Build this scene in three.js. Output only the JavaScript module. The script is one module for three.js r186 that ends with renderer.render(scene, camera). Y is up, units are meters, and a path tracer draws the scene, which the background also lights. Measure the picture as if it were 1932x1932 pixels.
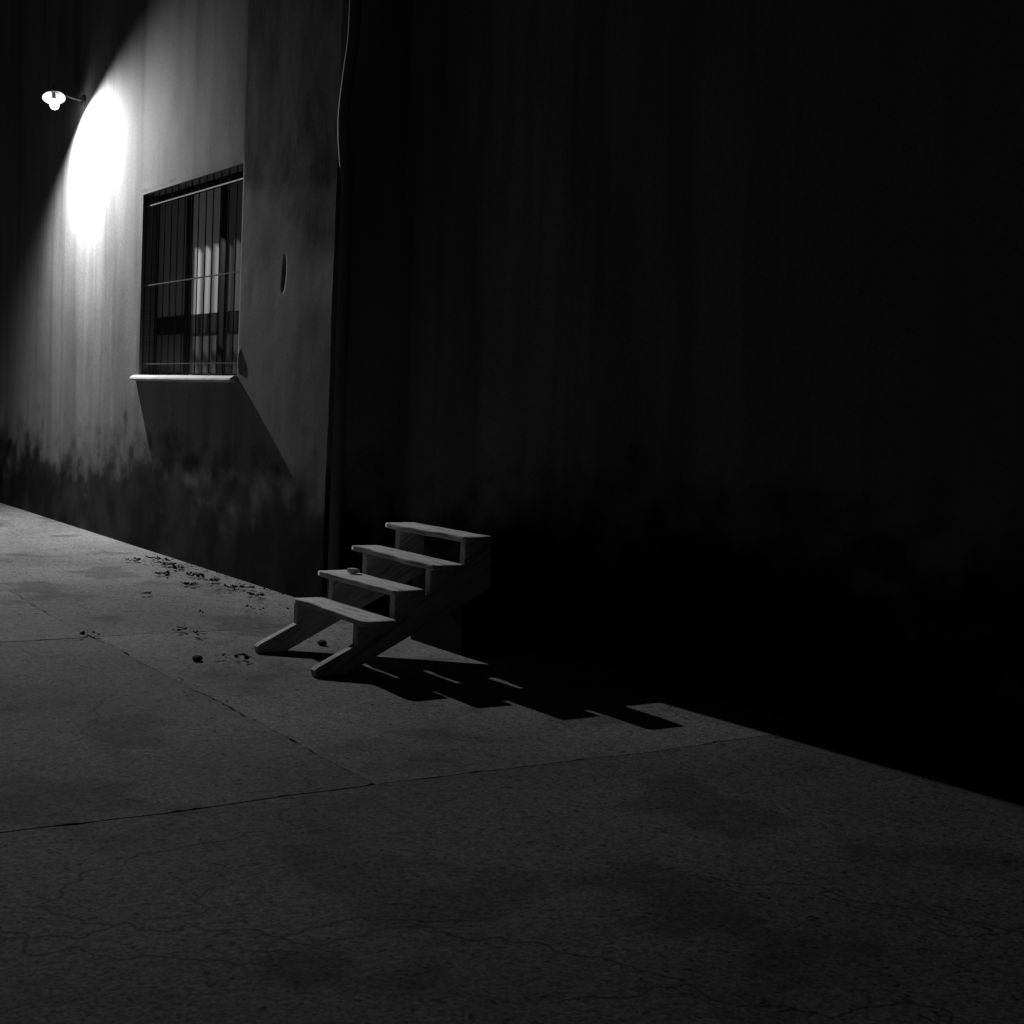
import * as THREE from 'three';
import { mergeGeometries } from 'three/addons/utils/BufferGeometryUtils.js';

// ---------------------------------------------------------------- camera, sky, exposure
const scene = new THREE.Scene();
const camera = new THREE.PerspectiveCamera(2 * Math.atan(966 / 2600) * 180 / Math.PI, 1, 0.05, 400);
{
  const right = new THREE.Vector3(0.55482162, 0.0447599, -0.83076442);
  const up = new THREE.Vector3(-0.08498989, 0.99637706, -0.00307728);
  const back = new THREE.Vector3(0.82761687, 0.07231391, 0.55661567);
  camera.quaternion.setFromRotationMatrix(new THREE.Matrix4().makeBasis(right, up, back));
  camera.position.set(9.69336, 1.6, 4.82572);
}
const renderer = new THREE.WebGLRenderer({ antialias: true });
renderer.toneMapping = THREE.LinearToneMapping;
renderer.toneMappingExposure = 1.0;
renderer.shadowMap.enabled = true;
renderer.shadowMap.type = THREE.PCFSoftShadowMap;

const SKY = 0.006;                       // overcast night sky, even all round
{
  const w = 32, h = 16, d = new Float32Array(w * h * 4);
  for (let i = 0; i < w * h; i++) { d[i * 4] = d[i * 4 + 1] = d[i * 4 + 2] = SKY; d[i * 4 + 3] = 1; }
  const t = new THREE.DataTexture(d, w, h, THREE.RGBAFormat, THREE.FloatType);
  t.mapping = THREE.EquirectangularReflectionMapping; t.magFilter = THREE.LinearFilter; t.needsUpdate = true;
  scene.background = t; scene.environment = t;
}
const LAMP = new THREE.Vector3(-6.82, 4.9, 0.34);
const LAMP_POWER = 190;
const LAMP_AIM = new THREE.Vector3(0.42, -0.905, 0.04).normalize();       // the reflector faces down along the wall

// ---------------------------------------------------------------- helpers
let seed = 1234567;
function rnd() { seed = (seed * 1664525 + 1013904223) >>> 0; return seed / 4294967296; }
const rr = (a, b) => a + (b - a) * rnd();
const clamp = (x, a = 0, b = 1) => Math.min(b, Math.max(a, x));
const smooth = (a, b, x) => { const t = clamp((x - a) / (b - a)); return t * t * (3 - 2 * t); };
const mix = (a, b, t) => a + (b - a) * t;

const PERM = new Float32Array(65536); for (let i = 0; i < 65536; i++) PERM[i] = rnd();
// value noise that repeats after px, py cells
function vnoise(x, y, px, py, s) {
  let xi = Math.floor(x), yi = Math.floor(y); const fx = x - xi, fy = y - yi;
  const u = fx * fx * (3 - 2 * fx), v = fy * fy * (3 - 2 * fy);
  const x0 = ((xi % px) + px) % px, x1 = (x0 + 1) % px, y0 = ((yi % py) + py) % py, y1 = (y0 + 1) % py;
  const H = (a, b) => PERM[(a * 1619 + b * 31337 + s * 6971 + ((a * b) ^ (a << 3))) & 65535];
  const a = H(x0, y0), b = H(x1, y0), c = H(x0, y1), d = H(x1, y1);
  return a + (b - a) * u + (c - a) * v + (a - b - c + d) * u * v;
}
function fbm(u, v, fx, fy, oct, s) {     // u, v in 0..1; tiles
  let a = 0, w = 0.5, t = 0;
  for (let o = 0; o < oct; o++) { a += w * vnoise(u * fx, v * fy, fx, fy, s + o * 7); t += w; w *= 0.5; fx *= 2; fy *= 2; }
  return a / t;
}
const toSRGB = x => x <= 0.0031308 ? x * 12.92 : 1.055 * Math.pow(x, 1 / 2.4) - 0.055;
function tex(n, fn, colour = true) {     // fn(u, v) -> linear grey
  const d = new Uint8Array(n * n * 4);
  for (let j = 0; j < n; j++) for (let i = 0; i < n; i++) {
    const g = clamp(fn((i + 0.5) / n, (j + 0.5) / n)), q = Math.round(255 * (colour ? toSRGB(g) : g)), k = (j * n + i) * 4;
    d[k] = d[k + 1] = d[k + 2] = q; d[k + 3] = 255;
  }
  const t = new THREE.DataTexture(d, n, n);
  t.wrapS = t.wrapT = THREE.RepeatWrapping; t.magFilter = THREE.LinearFilter; t.minFilter = THREE.LinearMipmapLinearFilter;
  t.generateMipmaps = true; if (colour) t.colorSpace = THREE.SRGBColorSpace; t.needsUpdate = true;
  return t;
}
const std = (o) => new THREE.MeshPhysicalMaterial({ roughness: 0.9, metalness: 0, specularIntensity: 0.12, ...o });   // dusty, matt surfaces
const grey = v => new THREE.Color().setRGB(v, v, v);

// ---------------------------------------------------------------- textures (uv: 1 = 8 m for walls and ground)
const wallMap = tex(2048, (u, v) => {
  const y = v * 8, x = u * 8;
  let a = 0.235;
  a *= 0.80 + 0.40 * fbm(u, v, 10, 8, 5, 3);                               // blotchy limewash
  const st = fbm(u, v, 48, 3, 3, 11), st2 = fbm(u, v, 17, 2, 3, 23);      // rain runs
  a *= 1 - 0.14 * smooth(0.50, 0.72, st) - 0.26 * smooth(0.50, 0.72, st2);
  a *= 0.80 + 0.40 * vnoise(u * 900, v * 900, 900, 900, 2);
  const edge = 0.78 + 1.0 * (fbm(u, v, 6, 9, 5, 41) - 0.5) + 1.1 * (fbm(u, v, 34, 40, 6, 47) - 0.5);
  const damp = smooth(-0.42, 0.42, edge - y + 0.1);                        // rising damp and grime, blotchy
  const hi = fbm(u, v, 22, 22, 6, 61);
  a = mix(a, 0.018 + 0.08 * clamp(hi - 0.35), damp);
  return a;
});
const wallBump = tex(1024, (u, v) => 0.55 * fbm(u, v, 24, 24, 6, 71) + 0.3 * fbm(u, v, 120, 90, 3, 79) + 0.15 * vnoise(u * 512, v * 512, 512, 512, 5), false);
const crack = new Uint8Array(2048 * 2048);          // branching cracks, two or three pixels (about 1 cm) wide
for (let c = 0; c < 26; c++) {
  let x = rnd() * 2048, y = rnd() * 2048, a = rnd() * 6.28, a0 = a; const len = 200 + rnd() * 500, turnBias = rr(-0.004, 0.004);
  for (let k = 0; k < len; k++) {
    a += rr(-0.42, 0.42) - 0.07 * (a - a0) ; a0 += turnBias * 0.5; x += Math.cos(a); y += Math.sin(a);
    const w = rnd() < 0.25 ? 2 : 1;
    for (let q = 0; q <= w; q++) for (let r = 0; r <= w; r++) crack[(((Math.floor(y) + q) & 2047) << 11) | ((Math.floor(x) + r) & 2047)] = 1;
  }
}
const groundMap = tex(2048, (u, v) => {
  let a = crack[(Math.floor(v * 2048) << 11) | Math.floor(u * 2048)] ? 0.058 : 0.130;
  a *= 0.55 + 0.90 * fbm(u, v, 7, 7, 7, 131);
  a *= 1 - 0.38 * smooth(0.54, 0.72, fbm(u, v, 18, 18, 5, 139));           // oil and dirt stains
  a *= 0.45 + 1.1 * vnoise(u * 1000, v * 1000, 1000, 1000, 9);            // sand grains
  a *= 0.80 + 0.40 * fbm(u, v, 260, 260, 2, 151);
  if (fbm(u, v, 330, 330, 2, 163) > 0.79) a *= 0.35;                       // dark grit
    return a;
});
const groundBump = tex(1024, (u, v) => 0.6 * fbm(u, v, 40, 40, 5, 191) + 0.4 * vnoise(u * 512, v * 512, 512, 512, 4), false);
const woodMap = tex(512, (u, v) => {       // grain runs along u
  let a = 0.50 * (0.75 + 0.5 * fbm(u, v, 3, 40, 4, 201));
  a *= 1 - 0.5 * smooth(0.62, 0.70, fbm(u, v, 5, 90, 3, 211));
  a *= 0.8 + 0.4 * fbm(u, v, 9, 9, 4, 221);
  return a;
});
const woodBump = tex(512, (u, v) => fbm(u, v, 4, 80, 4, 231), false);

const M = {
  wall: std({ map: wallMap, bumpMap: wallBump, bumpScale: 0.0010, roughness: 0.95 }),
  body: std({ color: grey(0.25) }),
  sill: std({ color: grey(0.40), bumpMap: wallBump, bumpScale: 0.002 }),
  slab: std({ map: groundMap, bumpMap: groundBump, bumpScale: 0.006, roughness: 0.92 }),
  soil: std({ color: grey(0.03), roughness: 1 }),
  tread: std({ map: woodMap, bumpMap: woodBump, bumpScale: 0.003, roughness: 0.8 }),
  frame: std({ color: grey(0.025), roughness: 0.6 }),
  blind: std({ color: grey(0.86), roughness: 0.9 }),
  greyBlind: std({ color: grey(0.30), roughness: 0.9 }),
  board: std({ color: grey(0.15), roughness: 0.9 }),
  iron: std({ color: grey(0.05), roughness: 0.55, metalness: 0.3 }),
  paleIron: std({ color: grey(0.13), roughness: 0.6 }),
  leaf: std({ color: grey(0.02), roughness: 1, side: THREE.DoubleSide }),
  stone: std({ color: grey(0.03), roughness: 0.95 }),
  enamel: std({ color: grey(0.55), roughness: 0.35 }),
  pipe: std({ color: grey(0.16), roughness: 0.7 }),
};

M.falloffTones = [0.95, 1.2, 0.85, 1.1, 0.9, 0.78, 0.9, 0.8, 0.75].map(k => std({ map: groundMap, color: grey(k), bumpMap: groundBump, bumpScale: 0.0035, roughness: 0.92 }));  // slab tones tuned to imitate the lamp light fading over the ground

const used = {};
function numbered(n) { if (!(n in used)) { used[n] = 0; return n; } used[n]++; return n + '_' + String(used[n]).padStart(3, '0'); }
function mesh(name, geo, mat, parent) {
  const m = new THREE.Mesh(geo, mat); m.name = name; m.castShadow = m.receiveShadow = true; parent.add(m); return m;
}
function thing(name, label, category, pos = [0, 0, 0], group) {
  const g = new THREE.Group(); g.name = numbered(name); g.position.set(...pos); scene.add(g);
  g.userData = { label, category }; if (group) g.userData.group = group; return g;
}
function uvMetres(g, s, plane = 'xy') {
  const p = g.attributes.position, uv = new Float32Array(p.count * 2);
  for (let i = 0; i < p.count; i++) {
    const x = p.getX(i), y = p.getY(i), z = p.getZ(i);
    uv[i * 2] = (plane === 'zy' ? z : x) / s; uv[i * 2 + 1] = (plane === 'xz' ? z : y) / s;
  }
  g.setAttribute('uv', new THREE.BufferAttribute(uv, 2)); return g;
}
function box(x0, x1, y0, y1, z0, z1) {
  return new THREE.BoxGeometry(x1 - x0, y1 - y0, z1 - z0).translate((x0 + x1) / 2, (y0 + y1) / 2, (z0 + z1) / 2);
}
// box with rounded, slightly wandering edges, long axis x: a used plank
function plank(L, H, D, wob, sx = 14) {
  const r = Math.min(H, D) * 0.22, prof = [];
  const corner = (cy, cz, a0) => { for (let k = 0; k <= 2; k++) { const a = a0 + k * Math.PI / 4; prof.push([cy + r * Math.sin(a), cz + r * Math.cos(a)]); } };
  corner(H / 2 - r, D / 2 - r, 0); corner(H / 2 - r, -D / 2 + r, Math.PI / 2);
  corner(-H / 2 + r, -D / 2 + r, Math.PI); corner(-H / 2 + r, D / 2 - r, 1.5 * Math.PI);
  const n = prof.length, pos = [], uv = [], idx = [];
  const ph = [rnd() * 9, rnd() * 9, rnd() * 9], uo = rnd();
  for (let i = 0; i <= sx; i++) {
    const t = i / sx, x = (t - 0.5) * L;
    const w1 = wob * (Math.sin(t * 5 + ph[0]) + 0.6 * Math.sin(t * 17 + ph[1])), w2 = wob * (Math.sin(t * 4 + ph[2]) + 0.5 * Math.sin(t * 21 + ph[0]));
    const endIn = (i === 0 || i === sx) ? 0.86 : 1;
    for (let k = 0; k < n; k++) {
      const [y, z] = prof[k];
      pos.push(x, y * endIn + w2 * 0.4, (z + (z > 0 ? w1 : w2)) * (endIn < 1 ? 0.95 : 1));
      uv.push(x / 1.2 + uo, (z + y) / 1.2 + uo);
    }
  }
  for (let i = 0; i < sx; i++) for (let k = 0; k < n; k++) {
    const a = i * n + k, b = i * n + (k + 1) % n, c = a + n, d = b + n; idx.push(a, b, c, b, d, c);
  }
  for (const e of [0, sx]) {
    const c = pos.length / 3, x = (e / sx - 0.5) * L; pos.push(x, 0, 0); uv.push(uo, uo);
    for (let k = 0; k < n; k++) { const a = e * n + k, b = e * n + (k + 1) % n; e === 0 ? idx.push(c, b, a) : idx.push(c, a, b); }
  }
  const g = new THREE.BufferGeometry();
  g.setAttribute('position', new THREE.Float32BufferAttribute(pos, 3)); g.setAttribute('uv', new THREE.Float32BufferAttribute(uv, 2));
  g.setIndex(idx); g.computeVertexNormals(); return g;
}
// a sheet of wall made of a fine grid, with openings left out, moved in and out by disp(x, y)
function sheet(x0, x1, y0, y1, z, cell, holes, disp, fine = []) {
  const lines = (a, b, extra, finer) => {
    let c = [...extra, a, b].filter(v => v >= a && v <= b).sort((p, q) => p - q), out = [];
    for (let i = 0; i < c.length - 1; i++) {
      const len = c[i + 1] - c[i]; if (len < 1e-6) continue;
      let cs = cell; for (const [fa, fb, fc] of finer) if (c[i] >= fa - 1e-6 && c[i + 1] <= fb + 1e-6) cs = fc;
      const n = Math.max(1, Math.round(len / cs)); for (let k = 0; k < n; k++) out.push(c[i] + len * k / n);
    }
    out.push(b); return out;
  };
  const X = lines(x0, x1, [...holes.flatMap(h => [h[0], h[1]]), ...fine.flatMap(f => [f[0], f[1]])], fine.map(f => [f[0], f[1], f[4]]));
  const Y = lines(y0, y1, [...holes.flatMap(h => [h[2], h[3]]), ...fine.flatMap(f => [f[2], f[3]])], fine.map(f => [f[2], f[3], f[4]]));
  const pos = [], uv = [], idx = [], nx = X.length;
  for (const y of Y) for (const x of X) { pos.push(x, y, z + disp(x, y)); uv.push(x / 8 + 0.13, y / 8); }
  for (let j = 0; j < Y.length - 1; j++) for (let i = 0; i < nx - 1; i++) {
    const mx = (X[i] + X[i + 1]) / 2, my = (Y[j] + Y[j + 1]) / 2;
    if (holes.some(h => mx > h[0] && mx < h[1] && my > h[2] && my < h[3])) continue;
    const a = j * nx + i; idx.push(a, a + 1, a + nx, a + 1, a + nx + 1, a + nx);
  }
  const g = new THREE.BufferGeometry();
  g.setAttribute('position', new THREE.Float32BufferAttribute(pos, 3)); g.setAttribute('uv', new THREE.Float32BufferAttribute(uv, 2));
  g.setIndex(idx); g.computeVertexNormals(); return g;
}

// ---------------------------------------------------------------- ground
const ground = mesh('ground', uvMetres(new THREE.PlaneGeometry(240, 240).rotateX(-Math.PI / 2).translate(0, -0.010, 0), 8, 'xz'), M.soil, scene);
ground.userData = { kind: 'structure' };
const paving = new THREE.Group(); paving.name = 'pavement'; paving.userData = { kind: 'structure' }; scene.add(paving);
{
  const xs = [-15, -11.0, -7.1, -3.19, 0.73, 4.65, 8.57, 12.5], zs = [-0.75, 2.067, 4.14, 6.2, 8.3];
  const gap = 0.003, wander = (t, k) => 0.05 * (vnoise(t * 1.7 + 90, k * 3.3 + 9, 4096, 4096, 77) - 0.5) + 0.02 * (vnoise(t * 7 + 90, k * 5.1 + 9, 4096, 4096, 78) - 0.5);
  const wx = (i, z) => xs[i] + wander(z, i + 1), wz = (j, x) => zs[j] + (j ? wander(x, j + 40) : 0);
  for (let i = 0; i < xs.length - 1; i++) for (let j = 0; j < zs.length - 1; j++) {
    let j1 = j + 1; if (i === 5) { if (j === 1) continue; if (j === 0) j1 = 2; }      // the slab right of the stairs was poured in one length
    const pts = [], n = 60, chip = () => gap + (rnd() < 0.14 ? rr(0.003, 0.016) : rr(0, 0.002));
    for (let k = 0; k < n; k++) { const x = mix(xs[i], xs[i + 1], k / n); pts.push(new THREE.Vector2(Math.max(x, wx(i, zs[j]) + gap), wz(j, x) + chip())); }
    for (let k = 0; k < n; k++) { const z = mix(zs[j], zs[j1], k / n); pts.push(new THREE.Vector2(wx(i + 1, z) - chip(), Math.max(z, wz(j, xs[i + 1]) + gap))); }
    for (let k = 0; k < n; k++) { const x = mix(xs[i + 1], xs[i], k / n); pts.push(new THREE.Vector2(Math.min(x, wx(i + 1, zs[j1]) - gap), wz(j1, x) - chip())); }
    for (let k = 0; k < n; k++) { const z = mix(zs[j1], zs[j], k / n); pts.push(new THREE.Vector2(wx(i, z) + chip(), Math.min(z, wz(j1, xs[i]) - gap))); }
    const sh = new THREE.Shape(pts.map(p => new THREE.Vector2(p.x, -p.y)));
    const g = new THREE.ExtrudeGeometry(sh, { depth: 0.06, bevelEnabled: true, bevelThickness: 0.003, bevelSize: 0.003, bevelSegments: 1, curveSegments: 1 });
    g.rotateX(-Math.PI / 2).translate(0, -0.063, 0);
    uvMetres(g, 8, 'xz');
    const dy = j === 0 ? 0 : rr(-0.004, 0.003);
    const col = xs[i] > 4 ? 2 : xs[i] > 0 ? 1 : 0;                                        // lamp falloff put into the slab tones, by row and column
    const s = mesh('concrete_slab', g, M.falloffTones[Math.min(j, 2) * 3 + col], paving); s.position.y = dy;
  }
}

// ---------------------------------------------------------------- building
const building = thing('plastered_building', 'pale plastered building with a barred window and a wing set back in shade', 'building');
const W = { x0: -4.65, x1: -1.98, y0: 1.79, y1: 3.69 };                   // window opening
const CX = -0.13, REC = -0.62;                                            // corner and set-back
{
  const n2 = (x, y, s, f) => vnoise(x * f + 500, y * f + 500, 4096, 4096, s) - 0.5;
  const disp = (x, y) => {
    let d = 0.013 * n2(x, y * 0.6, 5, 1.1) + 0.0026 * n2(x, y, 6, 3.1) + 0.0008 * n2(x, y, 7, 8.3);
    // plaster falls back above a ragged diagonal right of the window
    const up = smooth(2.3, 2.9, y), line = 3.47 - 0.285 * (x + 1.97) + 0.012 * n2(x, y, 9, 2.5), q = clamp((x + 2.0) / 1.87);
    if (x > -2.0) d -= 0.030 * q * up + 0.055 * q * smooth(-0.05 - 0.25 * q * q, 0.12 + 0.35 * q * q, y - line);
    // chip in the plaster
    d -= 0.03 * Math.exp(-Math.pow((x + 1.06 + 0.02 * n2(x, y, 3, 9)) / 0.022, 2) - Math.pow((y - 2.66) / 0.12, 4));
    // knob of plaster at the jamb above the sill
    d += 0.013 * Math.exp(-Math.pow((x + 1.93) / 0.032, 2) - Math.pow((y - 1.95) / 0.09, 4));
    const e = Math.min(smooth(0, 0.05, Math.max(W.x0 - x, x - W.x1, W.y0 - y, y - W.y1)), smooth(0, 0.05, y));
    return Math.max(-0.105, d) * (x > -1.98 && x < -1.7 ? Math.max(e, smooth(0, 0.02, x + 1.98)) : e);
  };
  const front = sheet(-15, CX, -0.05, 9, 0, 0.07, [[W.x0, W.x1, W.y0, W.y1]], disp, [[-1.98, -1.8, 1.8, 2.15, 0.014], [-1.8, -1.2, 2.95, 3.6, 0.03], [-1.2, -0.92, 2.4, 2.95, 0.012], [-0.92, CX, 2.95, 3.6, 0.03]]);
  const arris = y => 0.018 * n2(3.3, y, 31, 2.2) + 0.012 * n2(7.7, y, 32, 9);      // the arris is knocked about
  { const p = front.attributes.position; for (let i = 0; i < p.count; i++) if (p.getX(i) > CX - 1e-4) p.setX(i, CX + arris(p.getY(i))); }
  mesh('wall', front, M.wall, building);
  mesh('wall_return', uvMetres(sheet(0.0, -REC + 0.05, -0.05, 9, 0, 0.08, [], (x, y) => mix(arris(y), 0.012 * n2(x + 3, y, 25, 1.6), smooth(0.0, 0.16, x))).rotateY(Math.PI / 2).translate(CX, 0, 0), 8, 'zy'), M.wall, building);
  const back = sheet(CX - 0.02, 15, -0.05, 9, REC, 0.1, [], (x, y) => {
    return (0.016 * n2(x, y * 0.7, 15, 1.0) + 0.005 * n2(x, y, 16, 3.1));
  });
  mesh('wall', back, M.wall, building);
  mesh('core', mergeGeometries([box(-15, 15, -0.05, 9, -8, -1.1), box(-15, -14.98, -0.05, 9, -1.1, 0), box(14.98, 15, -0.05, 9, -1.1, REC), box(-15, CX, 8.98, 9, -1.1, 0), box(CX, 15, 8.98, 9, -1.1, REC)]), M.body, building);
  // reveal of the window opening
  const reveal = (o, zf, zb, mat, bottom = true) => {
    const t = 0.06, p = [box(o.x0 - t, o.x0, o.y0 - t, o.y1 + t, zb, zf - 0.001), box(o.x1, o.x1 + t, o.y0 - t, o.y1 + t, zb, zf - 0.001), box(o.x0, o.x1, o.y1, o.y1 + t, zb, zf - 0.001)];
    if (bottom) p.push(box(o.x0, o.x1, o.y0 - t, o.y0, zb, zf - 0.001));
    return uvMetres(mergeGeometries(p), 8);
  };
  mesh('window_reveal', reveal(W, 0, -0.34, M.wall), M.wall, building);

  // window sill with a weathered nose
  {
    const sh = new THREE.Shape([[-0.16, 1.73], [0.044, 1.766], [0.060, 1.768], [0.067, 1.773], [0.064, 1.782], [0.042, 1.798], [0.03, 1.805], [-0.16, 1.817]].map(a => new THREE.Vector2(...a)));
    const L = 2.745, n = 24, g = new THREE.ExtrudeGeometry(sh, { depth: L, steps: n, bevelEnabled: true, bevelThickness: 0.006, bevelSize: 0.006, bevelSegments: 2 });
    const p = g.attributes.position;
    for (let i = 0; i < p.count; i++) { const t = p.getZ(i); p.setY(i, p.getY(i) + 0.005 * (vnoise(t * 5, 1, 999, 999, 5) - 0.5)); p.setX(i, p.getX(i) + 0.010 * (vnoise(t * 7, 3, 999, 999, 6) - 0.5)); }
    g.rotateY(-Math.PI / 2).rotateY(0); // z -> -x ; x -> z
    g.translate(W.x1 + 0.005, 0, 0); g.computeVertexNormals(); uvMetres(g, 8);
    const m = mesh('window_sill', g, M.sill, building); m.userData.label = 'pale window sill with a worn edge';
  }
  // casement with three lights, dark frame, pale blinds above and grey boards below
  const win = new THREE.Group(); win.name = 'window'; building.add(win);
  const zc = -0.155, stiles = [[W.x0, -4.58], [-3.77, -3.61], [-2.855, -2.725], [-2.05, W.x1]], rails = [[W.y0 - 0.01, 1.84], [2.235, 2.42], [3.60, W.y1]];
  for (const [a, b] of stiles) mesh('stile', box(a, b, W.y0 + 0.001, W.y1 - 0.001, zc - 0.05, zc + 0.002), M.frame, win);
  for (let k = 0; k < 3; k++) {
    const a = stiles[k][1], b = stiles[k + 1][0];
    for (const [c, d] of rails) mesh('rail', box(a, b, c, d, zc - 0.05, zc - 0.002), M.frame, win);
    const pane = (y0, y1, mat, nm) => {
      const g = new THREE.PlaneGeometry(b - a, y1 - y0, 20, 1), p = g.attributes.position;
      for (let i = 0; i < p.count; i++) p.setZ(i, 0);
      g.translate((a + b) / 2, (y0 + y1) / 2, zc - 0.008); g.computeVertexNormals(); mesh(nm, g, mat, win);
    };
    pane(rails[1][1], rails[2][0], k === 1 ? M.blind : M.greyBlind, 'blind'); pane(rails[0][1], rails[1][0], M.board, 'panel');
  }
  // iron grille: round uprights through three flat bars
  const gr = new THREE.Group(); gr.name = 'window_grille'; building.add(gr);
  for (let x = W.x0 + 0.035, k = 0; x < W.x1 - 0.04; x += 0.187, k++) {
    const jx = rr(-0.006, 0.006);
    mesh('bar', new THREE.CylinderGeometry(0.0066, 0.0066, W.y1 - W.y0 - 0.0, 8).translate(x + jx, (W.y0 + W.y1) / 2, -0.03), M.iron, gr);
  }
  for (const y of [3.565, 2.745, 1.93]) mesh('crossbar', box(W.x0 - 0.01, W.x1 + 0.01, y - 0.006, y + 0.006, -0.036, -0.024), M.paleIron, gr);

  mesh('added_shade_block', uvMetres(box(1.48, 2.14, -0.05, 0.768, REC - 0.05, 0.10), 8), M.wall, building);  // added masonry block under the top tread, blocks lamp light from the ground behind
}

// ---------------------------------------------------------------- wooden stairs
const stairs = thing('wooden_stairs', 'short open wooden stairs of four worn treads climbing to the dark wall', 'stairs', [2.0, 0, 0.6]);
{
  const rise = 0.159, run = 0.243, y1 = 0.335, z1 = 1.035;
  const TH = 0.037, DEP = 0.212;
  const toL = (z) => z - 0.6;
  // cut stringers: saw-tooth top, straight underside, lowest tooth gone
  const prof = [];
  prof.push([1.285, 0.0], [1.295, 0.035], [1.275, 0.05], [z1 - 0.012, y1 - TH - 0.130]);
  for (let k = 0; k < 4; k++) {
    const y = y1 - TH - 0.001 + k * rise, z = z1 - 0.012 - k * run;
    prof.push([z, y], [z - run, y]);
  }
  prof.pop(); prof.push([0.108, y1 - TH - 0.001 + 3 * rise], [0.108, 0.48], [1.10, 0.0]);
  const pf = prof.map(([z, y]) => new THREE.Vector2(toL(z), y));
  for (const x of [1.565, 2.40]) {
    const g = new THREE.ExtrudeGeometry(new THREE.Shape(pf), { depth: 0.055, bevelEnabled: true, bevelThickness: 0.004, bevelSize: 0.004, bevelSegments: 1 });
    g.rotateY(-Math.PI / 2).translate(x - 2.0 + 0.055, 0.004, 0);
    const p = g.attributes.position, uv = new Float32Array(p.count * 2);
    for (let i = 0; i < p.count; i++) { uv[i * 2] = (p.getZ(i) * 0.84 - p.getY(i) * 0.54) / 1.2 + x; uv[i * 2 + 1] = (p.getZ(i) * 0.54 + p.getY(i) * 0.84 + p.getX(i)) / 1.2; }
    g.setAttribute('uv', new THREE.BufferAttribute(uv, 2));
    mesh('stringer', g, M.tread, stairs);
  }
  for (let k = 0; k < 4; k++) {
    const L = [1.10, 1.09, 1.12, 1.05][k], g = plank(L, TH, DEP, 0.0055, 30), p = g.attributes.position;
    if (k === 0) for (let i = 0; i < p.count; i++) {                     // rounded, worn left end of the lowest tread
      const t = clamp((-L / 2 + 0.12 - p.getX(i)) / 0.12); p.setZ(i, p.getZ(i) * (1 - 0.45 * t * t) - 0.02 * t * t); p.setY(i, p.getY(i) - 0.016 * t * t);
    }
    g.rotateX(rr(-0.012, 0.012)).rotateZ(rr(-0.006, 0.006)).rotateY(rr(-0.012, 0.012));
    g.translate(2.0 - 2.0 + [0.03, -0.05, -0.03, -0.05][k], y1 + k * rise - TH / 2, toL(z1 - DEP / 2 - k * run));
    g.computeVertexNormals(); mesh('tread', g, M.tread, stairs);
  }
}

// ---------------------------------------------------------------- wall lamp: bracket, shade, bulb and its light
{
  const lamp = thing('wall_lamp', 'bright bulb in a small tilted shade on a bracket high on the pale wall', 'lamp', [LAMP.x, LAMP.y, 0]);
  mesh('wall_plate', new THREE.CylinderGeometry(0.06, 0.065, 0.03, 24).rotateX(Math.PI / 2).translate(0, 0.10, 0.01), M.iron, lamp);
  const turn = new THREE.Quaternion().setFromUnitVectors(new THREE.Vector3(0, -1, 0), LAMP_AIM), head = new THREE.Vector3(0, 0, LAMP.z);
  const put = g => g.applyQuaternion(turn).translate(head.x, head.y, head.z);
  const neck = new THREE.Vector3(0, 0.21, 0).applyQuaternion(turn).add(head);
  const arm = new THREE.CatmullRomCurve3([new THREE.Vector3(0, 0.10, 0.01), new THREE.Vector3(-0.02, 0.12, 0.16), new THREE.Vector3(-0.09, 0.19, 0.32), neck.clone().add(new THREE.Vector3(-0.04, 0.05, -0.02)), neck]);
  mesh('arm', new THREE.TubeGeometry(arm, 30, 0.012, 10), M.iron, lamp);
  const prof = [[0.022, 0.20], [0.035, 0.19], [0.08, 0.155], [0.115, 0.12], [0.130, 0.095], [0.126, 0.095], [0.111, 0.117], [0.076, 0.15], [0.03, 0.182]].map(a => new THREE.Vector2(...a));
  mesh('lamp_shade', put(new THREE.LatheGeometry(prof, 36)), M.enamel, lamp);
  mesh('socket', put(new THREE.CylinderGeometry(0.02, 0.022, 0.13, 16).translate(0, 0.135, 0)), M.iron, lamp);
  const bp = [[0.0, -0.055], [0.025, -0.05], [0.045, -0.032], [0.053, -0.004], [0.047, 0.022], [0.03, 0.05], [0.02, 0.075], [0.0, 0.075]].map(a => new THREE.Vector2(...a));
  mesh('bulb', put(new THREE.LatheGeometry(bp, 28)), std({ color: grey(0.9), emissive: grey(1), emissiveIntensity: 6, roughness: 0.4 }), lamp);
  const L = new THREE.SpotLight(0xffffff, LAMP_POWER, 0, 1.52, 1, 2);
  L.position.copy(head); L.target.position.copy(head).add(LAMP_AIM); lamp.add(L.target);
  L.castShadow = true; L.shadow.radius = 1.6; L.shadow.mapSize.set(2048, 2048); L.shadow.camera.near = 0.02; L.shadow.camera.far = 60; L.shadow.bias = -0.001;
  lamp.add(L);
}

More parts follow.
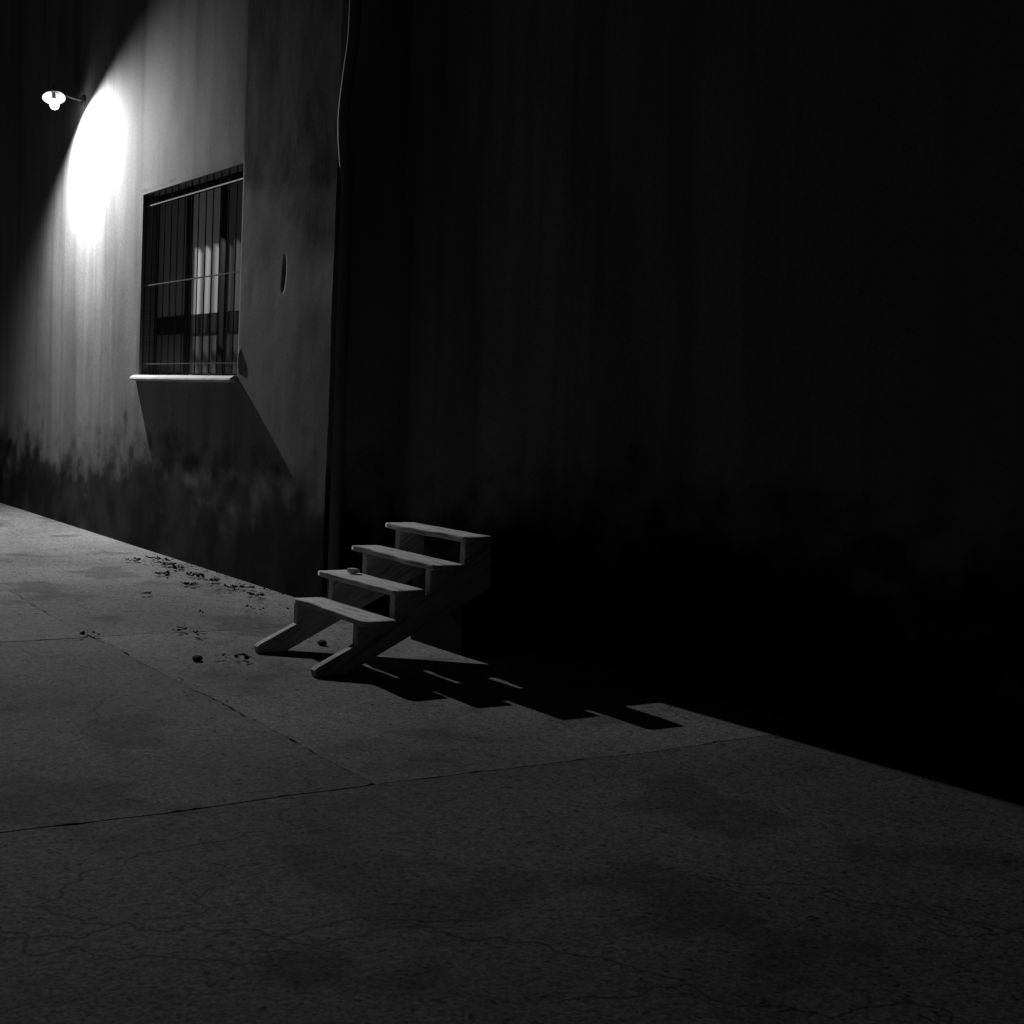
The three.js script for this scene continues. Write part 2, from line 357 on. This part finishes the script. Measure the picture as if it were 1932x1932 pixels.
// ---------------------------------------------------------------- rain pipe behind the corner, swinging out towards the eaves
{
  const c = thing('drain_pipe', 'slim rain pipe climbing behind the corner of the pale wall, bent near the top', 'drain pipe', [-0.075, 0, -0.068]);
  const P = [[0, 0.0, 0], [0, 3.3, 0], [0.004, 3.46, 0.026], [0.045, 3.77, 0.072], [0.128, 4.11, 0.084], [0.195, 4.35, 0.088], [0.205, 4.6, 0.088], [0.205, 8.9, 0.088]].map(a => new THREE.Vector3(...a));
  const bend = new THREE.CatmullRomCurve3([P[1], P[2], P[3], P[4], P[5], P[6]], false, 'centripetal');
  mesh('pipe', mergeGeometries([new THREE.TubeGeometry(new THREE.LineCurve3(P[0], P[1]), 1, 0.046, 20), new THREE.TubeGeometry(bend, 40, 0.046, 20), new THREE.TubeGeometry(new THREE.LineCurve3(P[6], P[7]), 1, 0.046, 20)]), M.pipe, c);
  for (const y of [0.9, 2.6]) mesh('pipe_bracket', new THREE.CylinderGeometry(0.052, 0.052, 0.03, 20).translate(0, y, 0), M.pipe, c);
}

// ---------------------------------------------------------------- stones and litter
function stone(r, x, z, label) {
  const g = new THREE.IcosahedronGeometry(r, 2), p = g.attributes.position;
  for (let i = 0; i < p.count; i++) {
    const v = new THREE.Vector3().fromBufferAttribute(p, i), k = 0.75 + 0.5 * vnoise(v.x / r * 1.3 + 9 + x, v.y / r * 1.3 + v.z / r + 9, 999, 999, 4);
    p.setXYZ(i, v.x * k * 1.25, v.y * k * 0.7, v.z * k);
  }
  g.computeVertexNormals();
  const m = mesh(numbered('stone'), g, M.stone, scene); m.position.set(x, r * 0.55, z); m.userData = { label, category: 'stone', group: 'stones lying on the concrete' };
}
stone(0.026, 1.74, 1.74, 'small dark stone on open concrete left of the stairs');
stone(0.026, 1.49, 0.78, 'small dark stone under the lowest tread of the stairs');
{
  const parts = [];
  const leaf = (x, z, s) => {
    const g = new THREE.PlaneGeometry(s, s * 0.6, 3, 2), p = g.attributes.position;
    for (let i = 0; i < p.count; i++) { const a = p.getX(i) / s, b = p.getY(i) / s; p.setY(i, p.getY(i) * (1 - 2.6 * a * a)); p.setZ(i, s * (0.9 * a * a + 0.8 * b * b) + rr(0, 0.12) * s); }
    g.rotateX(-Math.PI / 2 + rr(-0.35, 0.35)).rotateY(rr(0, 6.28)).rotateZ(rr(-0.4, 0.4)).translate(x, 0.012 + 0.18 * s, z); g.computeVertexNormals(); parts.push(g);
  };
  const spots = [[-3.2, .49], [-3.23, .23], [-2.81, .29], [-2.17, .57], [-2.54, .29], [-1.98, .34], [-1.44, .58], [-1.63, .31], [-1.18, .31], [-1.16, .21], [-.68, .32], [0, .62], [0, 1.1], [-.98, 1.1], [.74, 1.47], [.98, 1.42], [1.75, 1.56], [1.8, 1.48], [.75, 2.1]];
  for (const [cx, cz] of spots) for (let k = 0; k < (cz > 0.6 ? 5 : 22); k++) leaf(cx + rr(-0.17, 0.17) * rnd(), cz + rr(-0.06, 0.06), rr(0.015, 0.055));
  for (let k = 0; k < 150; k++) { const x = rr(-3.6, 0.9); leaf(x, 0.03 + Math.pow(rnd(), 2) * 0.5, rr(0.012, 0.035)); }
  const m = mesh('leaf_litter', mergeGeometries(parts), M.leaf, scene);
  m.userData = { kind: 'stuff', label: 'dark dry leaves and dirt scattered on the concrete along the wall foot', category: 'leaf litter' };
}
{
  const chip = thing('wood_chip', 'small pale wood chip lying on the second lowest tread', 'wood chip', [1.63, 0.494, 0.64]);
  const g = plank(0.07, 0.03, 0.045, 0.003, 4).rotateY(0.5).translate(0, 0.017, 0); mesh('splinter', g, M.tread, chip);
}

renderer.render(scene, camera);
